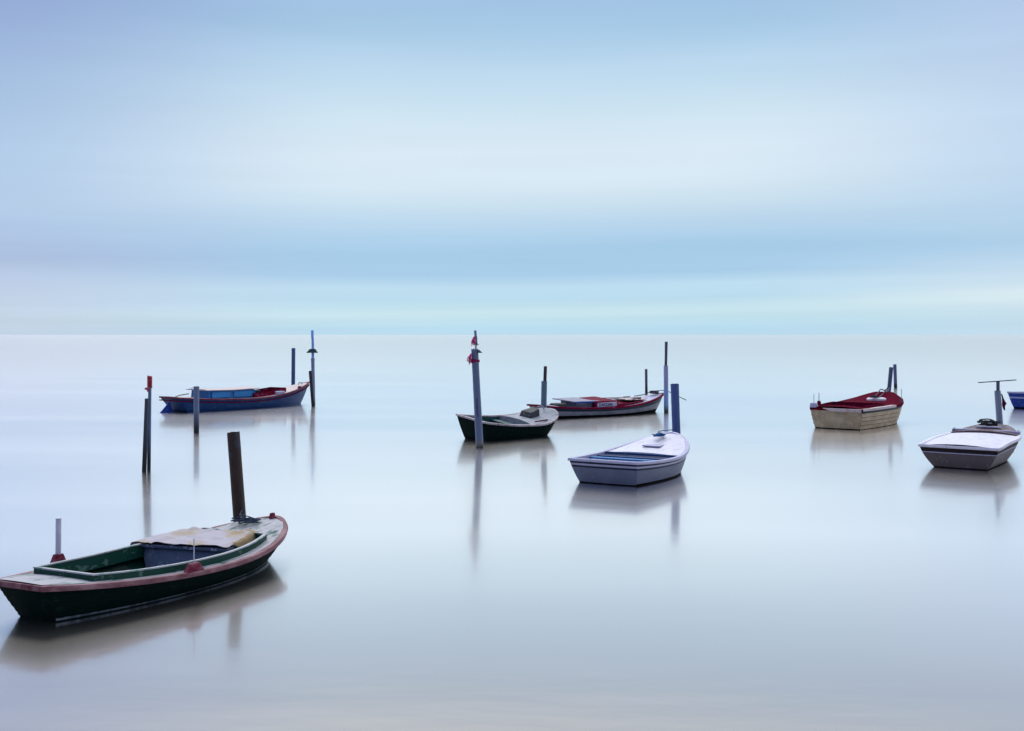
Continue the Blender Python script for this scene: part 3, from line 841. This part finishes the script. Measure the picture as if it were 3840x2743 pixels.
m.grid(rows); m.build('hatch_cover', M['white'], b.root, smooth=True)
b.rowlock(0.22, 1, M['red_deck'], h=0.16, pin=0.28, sx=0.3, rod=.012)
m = MB(); m.box((0.10, .80, .78), (0.24, 0.26, 0.17), taper=.8); o = m.build('bollard', M['lilac'], b.root, bevel=0.03)
m = MB(); m.tube([(0.10, .80, .86), (0.10, .80, 1.16)], .010, 8); m.build('pin', M['metal'], o, smooth=True)
b.rowlock(0.70, -1, M['maroon'], h=0.15, pin=0.34, sx=0.32, rod=.010)
for x_, y_ in ((0.02, -.15), (0.02, .45)):
    m = MB(); m.tube([(-.055 - .015, y_, .50), (-.10, y_, .50)], .028, 10); m.build('drain_fitting', M['metal'], b.root, smooth=True)
B6 = b
m = MB()
for dy in (-.10, .10):
    m.tube(cat([local(b, 7.25, .44 + dy * .4, 1.12), local(b, 6.3, .22 + dy * .4, 1.02), local(b, 5.46, .05 + dy * .3, 1.10), local(b, 5.25, .03 + dy, 1.13), local(b, 4.7, -.05 + dy, 1.02), local(b, 4.0, -.15 + dy, .94), local(b, 3.65, -.2 + dy, .92)], 6), .020, 8)
tag(m.build('mooring_rope', M['rope_grey'], None, smooth=True), 'doubled grey line running down the red foredeck of the beige boat', 'rope')
rope_pile('rope_coil', 'small dark rope coil on the white hatch of the red foredeck', local(b, 3.5, -.2, .90), 0.14, M['rope_dark'], 5, 0.014, 0.06, 12)

# ---- 7: white boat with plum foredeck, far right
b = Boat('rowing_boat', 'white-decked boat with plum foredeck and grey brown hull, below the T-topped post',
         (10.60, 25.98), 54.6, (4.18, 1.82, 0.98, 0.46, 0.54, 0.61, 0.76, 0.67, 0.19, 0.344), 'boats moored on the still water')
b.floor_z = 0.2
b.hull({'mats': [M['grey_brown'], M['lilac'], paint('dark plum band', (0.02, 0.012, 0.016), 0.6), M['black']], 'b': [(0.09, 1), (0.28, 2), (0.33, 1), (0.94, 0), (9, 3)]}, M['white'], strakes=24, lap=0.003)
b.floor(M['floor_grey'])
b.rail('gunwale', M['white'], a=-0.07, b=0.05, lo=-0.05, hi=0.016)
b.deck('stern_deck', M['white'], 0.0, 0.635, camber=0.06)
b.deck('foredeck', M['brown_deck'], 0.64, 1.0, camber=0.09, dz=0.01)
m = MB(); m.box((2.92, 0, .70), (0.07, 1.66, 0.07)); m.build('deck_beam', M['lilac'], b.root, bevel=0.01)
b.rowlock(0.72, -1, M['brown_deck'], h=0.07, sx=0.2, pin=.04); b.rowlock(0.70, 1, M['brown_deck'], h=0.07, sx=0.2, pin=.04)
m = MB(); m.box((3.2, .0, .79), (0.16, 0.62, 0.03)); m.build('deck_plate', M['lilac'], b.root, bevel=0.01)
B7 = b
rope_pile('mooring_rope', 'thick black rope heaped on the plum foredeck below the T-topped post', local(b, 3.45, 0.10, 0.80), 0.30, M['rope_black'], 6, 0.017, 0.16, 21,
          trail=[local(b, 4.1, .16, .84), local(b, 5.45, .19, .78)], squash=.8)

# ---- 8: blue boat at the right edge
b = Boat('rowing_boat', 'royal blue boat cut off by the right edge, with pale gunwale',
         (22.1, 46.9), 47.0, (5.6, 2.0, 0.8, 0.45, 0.72, 0.62, 0.95, 0.80, 0.30, 0.4), 'boats moored on the still water')
b.floor_z = 0.2
b.hull({'mats': [M['blue_royal'], M['black'], M['lilac']], 'b': [(0.28, 0), (0.36, 2), (0.90, 0), (9, 1)]}, M['lilac'], strakes=8, lap=0.004)
b.floor(M['floor_grey'])
b.rail('gunwale', M['lilac'], a=-0.06, b=0.05, lo=-0.05, hi=0.016)
b.deck('deck', M['white'], 0.0, 1.0, lambda t: 0.25, 0.12, 0.65)
m = MB(); m.hexa([(1.1, -.5, .4), (3.2, -.5, .4), (3.2, .5, .4), (1.1, .5, .4)], [(1.4, -.44, .98), (3.0, -.44, 1.0), (3.0, .44, 1.0), (1.4, .44, .98)])
m.build('cabin', M['blue_royal'], b.root, bevel=0.03)
b.rowlock(0.06, -1, M['blue_bright'], h=0.12, sx=0.2, pin=.2)


# ------------------------------------------------------------------ posts
def pipe(m, p0, p1, r0, r1=None, hollow=True, n=28, wall=0.012, seed=0, mi=0, ragged=0.0):
    """open-topped pipe from p0 (in the lake bed) to p1"""
    r1 = r1 or r0; p0 = Vector(p0); p1 = Vector(p1); rnd = random.Random(seed)
    ax = (p1 - p0).normalized(); e1 = ax.cross(Vector((0, 1, 0))).normalized(); e2 = ax.cross(e1)
    rows = []; K = 9; jit = [rnd.uniform(-ragged, ragged) for _ in range(n)]
    def ring(c, r, top=False):
        return [c + (e1 * math.cos(2 * math.pi * k / n) + e2 * math.sin(2 * math.pi * k / n)) * r + (ax * jit[k] if top else Vector()) for k in range(n)]
    for i in range(K + 1):
        q = i / K; rr = (r0 + (r1 - r0) * q) * (1 + rnd.uniform(-.012, .012))
        rows.append(ring(p0.lerp(p1, q), rr, i == K))
    if hollow:
        rows.append(ring(p1 - ax * .002, r1 - wall, True)); rows.append(ring(p1 - ax * 0.35, r1 - wall)); rows.append(ring(p1 - ax * 0.35, 0.001))
    else:
        rows.append(ring(p1 + ax * .004, r1 * .9)); rows.append(ring(p1 + ax * .004, 0.001))
    m.grid(rows, mi, closed=True)


def ends(bx, tx_, ty, d, ybase=None, depth=-0.6):
    """base (below the water) and top of a leaning post given its photo columns, top row and distance"""
    base = W(bx, d, 0.0); top = W(tx_, d, CAMH - (ty - HY) * d / F)
    dirn = (top - base) / (top.z - base.z)
    return base + dirn * depth, top, base


def dist(y): return F * CAMH / (y - HY)


PG = 'mooring posts standing in the water'
steel_brown = pipe_mat('rusty brown pipe', (0.040, 0.024, 0.019), (0.022, 0.014, 0.013), z0=0.0, z1=0.25, amt=0.8, rough=0.6)
# flaking blue-grey skin on the rusty pipe
nt_ = steel_brown.node_tree; g_ = G(nt_); bs = nt_.nodes['Principled BSDF']
old = bs.inputs['Base Color'].links[0].from_socket
geo_ = g_.node('ShaderNodeNewGeometry'); mp_ = g_.node('ShaderNodeMapping'); nt_.links.new(geo_.outputs['Position'], mp_.inputs[0]); mp_.inputs['Scale'].default_value = (7, 7, 3.5); mp_.inputs['Location'].default_value = (.6, 0, .4)
nn = g_.noise(mp_.outputs[0], 1.0, 6, 0.7)
sp_ = g_.node('ShaderNodeSeparateXYZ'); nt_.links.new(geo_.outputs['Position'], sp_.inputs[0])
hf = g_.rng(sp_.outputs[2], 0.9, 1.7, 0.62, 0.50)
fk = g_.m('GREATER_THAN', nn, hf)
g_.put(bs.inputs['Base Color'], g_.mix(fk, old, (0.030, 0.040, 0.058, 1)))

blue_pipe = pipe_mat('grey blue pipe', (0.095, 0.156, 0.276), (0.13, 0.17, 0.28), z0=0.3, z1=0.9, amt=0.6)
pale_pipe = pipe_mat('pale grey blue pipe', (0.200, 0.274, 0.418), (0.10, 0.14, 0.22), z0=0.02, z1=0.35, amt=0.6)
tall_pipe = pipe_mat('slate blue pipe', (0.112, 0.168, 0.273), (0.14, 0.16, 0.24), stain=(0.02, 0.018, 0.018), z0=0.02, z1=0.12, amt=0.5, mid=(0.19, 0.17, 0.165))
sky_pipe = pipe_mat('light blue pipe', (0.240, 0.450, 0.930), (0.12, 0.22, 0.45), z0=0.02, z1=0.3, amt=0.4)
lilac_pipe = pipe_mat('lilac white pipe', (0.333, 0.372, 0.600), (0.22, 0.24, 0.40), stain=(0.04, 0.035, 0.03), z0=0.05, z1=0.3, amt=0.5, mid=(0.22, 0.38, 0.72), midz=(0.95, 1.10))
deep_blue = pipe_mat('deep blue pipe', (0.050, 0.095, 0.252), (0.07, 0.09, 0.21), z0=0.0, z1=0.4, amt=0.5)
dark_wood = pipe_mat('dark wet timber', (0.030, 0.030, 0.042), (0.06, 0.05, 0.06), z0=0.1, z1=0.7, amt=0.7, rough=0.7)
slate = pipe_mat('slate grey pipe', (0.069, 0.089, 0.163), (0.09, 0.10, 0.17), z0=0.05, z1=0.45, amt=0.5)
purple_grey = pipe_mat('purple grey pole', (0.096, 0.104, 0.172), (0.05, 0.045, 0.07), z0=0.15, z1=0.65, amt=0.5)
brown_bar = pipe_mat('brown timber', (0.045, 0.032, 0.038), (0.09, 0.07, 0.08), amt=0.6, rough=0.7)
red_tape = paint('red wrapping', (0.33, 0.012, 0.03), 0.5, (0.45, 0.12, 0.14), 0.35, scale=20)


def post_root(name, label, base):
    return thing(name, label, 'post', base, (0, 0, 0), PG)


def part(m, name, mat, root, **kw):
    """build in world coordinates, then hang under a root that sits at the base"""
    m.v = [tuple(Vector(p) - root.location) for p in m.v]
    o = m.build(name, mat, root, smooth=True, split=40, fix=False, **kw)
    # materials use world position, so nothing shifts
    return o


def simple_post(label, bx, tx_, ty, d, wpx, mat, hollow=True, wb=None, ragged=0.0, seed=0):
    p0, p1, base = ends(bx, tx_, ty, d)
    m = MB(); r = wpx * d / F / 2; rb = (wb or wpx) * d / F / 2
    pipe(m, p0, p1, rb, r, hollow, seed=seed, ragged=ragged)
    m.v = [tuple(Vector(p) - base) for p in m.v]
    o = m.build('mooring_post', mat, None, smooth=True, split=40)
    o.location = base
    return tag(o, label, 'post', PG), base


# P3 near brown pipe
simple_post('thick rusty brown open pipe leaning behind the bow of the near green boat', 905, 875, 1622, 17.05, 47, steel_brown, ragged=0.006, seed=4)

# P1 red-topped pair of poles at far left
d = dist(1769); rt = post_root('mooring_post', 'slender leaning post with red-wrapped top, leftmost of all the posts', W(551, d))
p0, p1, _ = ends(553, 557, 1418, d); m = MB(); pipe(m, p0 + Vector((0, .10, 0)), p1 + Vector((0, .10, 0)), 12 * d / F / 2 * 1.15, 12 * d / F / 2, True); part(m, 'pipe', blue_pipe, rt)
p0, p1, _ = ends(541, 551, 1495, d); m = MB()
pw = 12 * d / F / 2
ax = [p0, p1]; m.hexa([p0 + Vector((-pw * 1.25, -pw, 0)), p0 + Vector((pw * 1.1, -pw, 0)), p0 + Vector((pw * 1.1, pw, 0)), p0 + Vector((-pw * 1.25, pw, 0))],
                      [p1 + Vector((-pw, -pw, 0)), p1 + Vector((pw, -pw, 0)), p1 + Vector((pw, pw, 0)), p1 + Vector((-pw, pw, 0))]); part(m, 'stake', pipe_mat('dark blue grey stake', (0.045, 0.058, 0.085), (0.03, 0.035, 0.05), z0=0.3, z1=0.9), rt)
hz = lambda y: CAMH - (y - HY) * d / F
m = MB(); pts = []
for k in range(61):
    a = k * 0.9; q = k / 60
    pts.append(W(556.3 - q * 0.2, d, hz(1455) + (hz(1412) - hz(1455)) * q) + Vector((math.cos(a) * .045, .10 + math.sin(a) * .045, 0)))
m.tube(pts, 0.017, 8); part(m, 'red_wrapping', red_tape, rt)
m = MB(); m.tube([W(543, d, hz(1459)), W(550, d, hz(1458)), W(556, d, hz(1461)), W(553, d, hz(1469))], [.02, .034, .03, .02], 8); part(m, 'knot', red_tape, rt)

# P2 pale blue pipe before the blue boat
d = dist(1624); rt = post_root('mooring_post', 'grey blue pipe with a bolt through its top, standing before the blue cabin boat', W(736.5, d))
p0, p1, _ = ends(736.5, 736.5, 1450, d); m = MB(); pipe(m, p0, p1, 19.5 * d / F / 2, 20.5 * d / F / 2, True); part(m, 'pipe', pipe_mat('grey pvc', (0.124, 0.179, 0.302), (0.17, 0.21, 0.31), z0=0.15, z1=0.75), rt)
m = MB(); m.tube([W(714, d, CAMH - (1456 - HY) * d / F), W(748, d, CAMH - (1453 - HY) * d / F)], 0.010, 8); part(m, 'bolt', M['metal'], rt)

# P4
simple_post('plain dark blue post rising behind the foredeck of the blue cabin boat', 1099, 1100.5, 1306, 52.6, 14.2, deep_blue, seed=5)

# P5 tall pale pole with cap, P6 leaning stake
d = 49.3; rt = post_root('channel_marker', 'tall pale blue pole with small dark roof-shaped vane near the blue boat', W(1175, d))
hz = lambda y: CAMH - (y - HY) * d / F
p0, p1, _ = ends(1176, 1173, 1350, d); m = MB(); pipe(m, p0, p1, 13 * d / F / 2, None, True); part(m, 'pipe', pale_pipe, rt)
m = MB(); m.tube([W(1173, d, hz(1352)), W(1173.2, d, hz(1300)), W(1172.6, d, hz(1275)), W(1171.4, d, hz(1262)), W(1171.4, d, hz(1242)), W(1171.6, d, hz(1239))],
                 [5 * d / F, 5 * d / F, 4.7 * d / F, 4.9 * d / F, 5.3 * d / F, 3.5 * d / F], 20); part(m, 'upper_tube', sky_pipe, rt)
m = MB(); m.tube([W(1173, d, hz(1353)), W(1173, d, hz(1344))], 7.2 * d / F, 20); part(m, 'collar', pale_pipe, rt)


def vane(d, x0, x1, xa, xb, yt, yb, rt, hole):
    hz = lambda y: CAMH - (y - HY) * d / F
    m = MB(); D = 0.16
    lo = [W(x0, d, hz(yb)) + Vector((0, -D, 0)), W(x1, d, hz(yb)) + Vector((0, -D, 0)), W(x1, d, hz(yb)) + Vector((0, D, 0)), W(x0, d, hz(yb)) + Vector((0, D, 0))]
    hi = [W(xa, d, hz(yt)) + Vector((0, -.05, 0)), W(xb, d, hz(yt)) + Vector((0, -.05, 0)), W(xb, d, hz(yt)) + Vector((0, .05, 0)), W(xa, d, hz(yt)) + Vector((0, .05, 0))]
    m.hexa(lo, hi)
    return part(m, 'vane', M['cap_green'], rt)


vane(d, 1150, 1191, 1163, 1182, 1309, 1324, rt, 0)
p0, p1, base = ends(1174, 1163.5, 1392, 48.75); m = MB(); r = 10.5 * 48.75 / F / 2
m.hexa([p0 + Vector((-r, -r, 0)), p0 + Vector((r, -r, 0)), p0 + Vector((r, r, 0)), p0 + Vector((-r, r, 0))], [p1 + Vector((-r, -r, 0)), p1 + Vector((r, -r, .02)), p1 + Vector((r, r, 0)), p1 + Vector((-r, r, 0))])
m.v = [tuple(Vector(p) - base) for p in m.v]
o = m.build('mooring_post', dark_wood, None, bevel=0.012); o.location = base
tag(o, 'short dark timber stake leaning against the tall pale pole with the roof-shaped vane', 'post', PG)

# P7 thick post with rags
d = dist(1679); rt = post_root('channel_marker', 'thick slate blue post with pink rags and thin upper pole', W(1799, d))
hz = lambda y: CAMH - (y - HY) * d / F
p0, p1, _ = ends(1799, 1780, 1310, d); m = MB(); pipe(m, p0, p1, 29.5 * d / F / 2, 26 * d / F / 2, True, ragged=0.02, seed=8); part(m, 'pipe', tall_pipe, rt)
m = MB(); m.tube([W(1784, d, hz(1330)), W(1784.5, d, hz(1302)), W(1786, d, hz(1296))], 4.2 * d / F, 16); part(m, 'white_sleeve', paint('white sleeve', (0.70, 0.76, 0.86), 0.5), rt)
m = MB(); m.tube([W(1786, d, hz(1296)), W(1785.5, d, hz(1270)), W(1783, d, hz(1255)), W(1782, d, hz(1240))], 4.7 * d / F, 20); part(m, 'upper_tube', pipe_mat('lilac blue tube', (0.141, 0.200, 0.360), (0.26, 0.27, 0.42), z0=-9, z1=-8), rt)
vane(d, 1780, 1797, 1783, 1789, 1287, 1294, rt, 0)
vane(d, 1794, 1809, 1794, 1797, 1312, 1324, rt, 0)


def rag(name, pts_px, d, mat, rt, seed, sc=1.0, dy=-0.12):
    hz = lambda y: CAMH - (y - HY) * d / F
    rnd = random.Random(seed); m = MB()
    (x0, y0), (x1, y1) = pts_px
    for k in range(15):
        a = rnd.uniform(-.6, 1.3); rows = []
        n = 8; wv = rnd.uniform(0.5, 1.8) * sc * d / F; sp_k = rnd.uniform(3, 10); stop = rnd.uniform(.6, 1.1)
        ph = rnd.uniform(0, 6)
        for i in range(n + 1):
            q = i / n
            c = W(x0 + (x1 - x0) * q - a * sp_k * math.sin(q * 2.2) * sc + rnd.uniform(-.8, .8), d, hz(y0 + (y1 - y0) * q * stop)) + Vector((0, dy + .07 * math.sin(ph + q * 5), 0))
            ww = wv * (0.5 + 0.9 * math.sin(math.pi * min(1, q + .15)))
            rows.append([c + Vector((ww * s_, .03 * math.sin(ph + s_ * 3 + q * 7), rnd.uniform(-.012, .012))) for s_ in (-1, -.4, .3, 1)])
        m.grid(rows)
    o = part(m, name, mat, rt)
    md = o.modifiers.new('t', 'SOLIDIFY'); md.thickness = 0.006
    return o


rag('rag', ((1780, 1262), (1777, 1297)), d, M['pink'], rt, 4, 0.75)
rag('rag', ((1769, 1326), (1763, 1366)), d, M['pink'], rt, 6, 1.0)
m = MB(); c = W(1782.3, d, hz(1354)); rr = 13.6 * d / F + .006; pts = []
for k in range(81):
    a = 2 * math.pi * k / 26.6
    pts.append(c + Vector((rr * math.cos(a), rr * math.sin(a), .03 * math.sin(k * .31) + (k / 80 - .5) * .05)))
m.tube(pts, 0.02, 7); part(m, 'tied_band', paint('magenta band', (0.27, 0.012, 0.10), 0.7), rt)
# weathered brush marks down the front
rnd = random.Random(11); m = MB()
for k in range(13):
    y = 1498 + k * 5.2; q = (y - 1310) / (1679 - 1310); cx = 1780 + 19 * q + rnd.uniform(-2.5, 1)
    fr = lambda x_, y_: W(x_, d, hz(y_)) + Vector((0, -math.sqrt(max(0, (14 * d / F) ** 2 - ((x_ - (1780 + 19 * q)) * d / F) ** 2)) - .004, 0))
    a_, b_ = rnd.uniform(-2.5, 2.5), rnd.uniform(-1.8, 1.8)
    m.tube(cat([fr(cx - 3, y + b_), fr(cx + a_ * .3, y - 1.5), fr(cx + 3, y + a_ * .6)], 3), 0.007, 5)
    if k % 2 == 0: m.tube([fr(cx - 2.5, y - 2), fr(cx - 2, y + 2.4)], 0.007, 5)
part(m, 'brushed_marks', M['ink'], rt)

# P8 post behind teal boat
d = 35.9; rt = post_root('mooring_post', 'grey pipe with brown timber on top, behind the teal boat', W(2038, d))
hz = lambda y: CAMH - (y - HY) * d / F
p0, p1, _ = ends(2037, 2041, 1430, d); m = MB(); pipe(m, p0, p1, 22 * d / F / 2, 21.5 * d / F / 2, True); part(m, 'pipe', pipe_mat('grey teal pipe', (0.104, 0.157, 0.224), (0.14, 0.18, 0.25), z0=.1, z1=.55), rt)
m = MB(); r = 6 * d / F; a_, b_ = W(2043, d, hz(1440)), W(2045.3, d, hz(1374))
m.hexa([a_ + Vector((-r, -r, 0)), a_ + Vector((r, -r, 0)), a_ + Vector((r, r, 0)), a_ + Vector((-r, r, 0))], [b_ + Vector((-r, -r, 0)), b_ + Vector((r, -r, -.01)), b_ + Vector((r, r, 0)), b_ + Vector((-r, r, 0))])
part(m, 'timber', brown_bar, rt)

# P9 small dark post
simple_post('thin dark post standing alone beyond the crimson-rimmed boat', 2424, 2423, 1385, dist(1477), 10, purple_grey, False, seed=3)

# P10 lilac post
d = dist(1548); rt = post_root('mooring_post', 'lilac and light blue pipe with thin pole on top, beside the crimson-rimmed boat', W(2498, d))
hz = lambda y: CAMH - (y - HY) * d / F
p0, p1, _ = ends(2498.5, 2497, 1372, d); m = MB(); pipe(m, p0, p1, 17.3 * d / F / 2, 17 * d / F / 2, True); part(m, 'pipe', lilac_pipe, rt)
m = MB(); r = 4.4 * d / F; a_, b_ = W(2496.6, d, hz(1385)), W(2498, d, hz(1282))
m.hexa([a_ + Vector((-r, -r, 0)), a_ + Vector((r, -r, 0)), a_ + Vector((r, r, 0)), a_ + Vector((-r, r, 0))], [b_ + Vector((-r, -r, 0)), b_ + Vector((r * 1.25, -r, 0)), b_ + Vector((r * 1.25, r, 0)), b_ + Vector((-r, r, 0))])
part(m, 'upper_pole', slate, rt)
m = MB(); m.tube([W(2497, d, hz(1366)), W(2497, d, hz(1359))], 5.2 * d / F, 12); part(m, 'rust_band', M['maroon'], rt)

# P11 thick blue post
simple_post('thick deep blue post at the bow of the white boat with blue thwarts', 2540, 2530, 1440, 27.7, 31, pipe_mat('bright blue pipe', (0.048, 0.099, 0.270), (0.075, 0.10, 0.25), z0=0, z1=.3), seed=6)

# P12, P13
simple_post('grey blue post leaning right behind the beige boat with red foredeck', 3325, 3342, 1378, 43.2, 14.8, slate, seed=7)
simple_post('short grey post, right of the leaning one behind the beige boat', 3358.5, 3355.5, 1367, dist(1456), 12.2, pipe_mat('far slate pipe', (0.101, 0.134, 0.256), (0.12, 0.13, 0.21), z0=.15, z1=.35), seed=9)

# P14 T-topped post
d = 30.6; rt = post_root('mooring_post', 'pale grey pipe with a thin T-shaped crossbar on top, above the plum foredeck', W(3757, d))
hz = lambda y: CAMH - (y - HY) * d / F
p0, p1, _ = ends(3756, 3740.5, 1466, d); m = MB(); pipe(m, p0, p1, 23 * d / F / 2, 22.5 * d / F / 2, True); part(m, 'pipe', pipe_mat('pale grey pipe', (0.197, 0.246, 0.347), (0.12, 0.15, 0.22), z0=.02, z1=.4), rt)
m = MB(); m.tube([W(3742.4, d, hz(1480)), W(3742.4, d, hz(1432))], 6.2 * d / F, 14); part(m, 'upper_tube', slate, rt)
m = MB(); m.tube([W(3668, d, hz(1435.5)), W(3743, d, hz(1430.5)), W(3811, d, hz(1425.5))], 1.9 * d / F, 10); part(m, 'crossbar', pipe_mat('dark bar', (0.02, 0.024, 0.05), z0=-9, z1=-8), rt)
# flag
m = MB(); rows = []
out = [(1478, 3754, 3755), (1490, 3755, 3761), (1505, 3756, 3768), (1514, 3757, 3773), (1520, 3758, 3768), (1528, 3760, 3766), (1539, 3764, 3767)]
for y, xa, xb in out:
    rows.append([W(xa + (xb - xa) * k / 6, d, hz(y)) + Vector((0, -.02 + .025 * math.sin(k * 1.6 + y * .1), 0)) for k in range(7)])
m.grid(rows)
o = m.build('flag', M['flag'], None, smooth=True, split=80); md = o.modifiers.new('t', 'SOLIDIFY'); md.thickness = 0.005
tag(o, 'small dark red rag flag hanging from the T-topped post', 'flag')
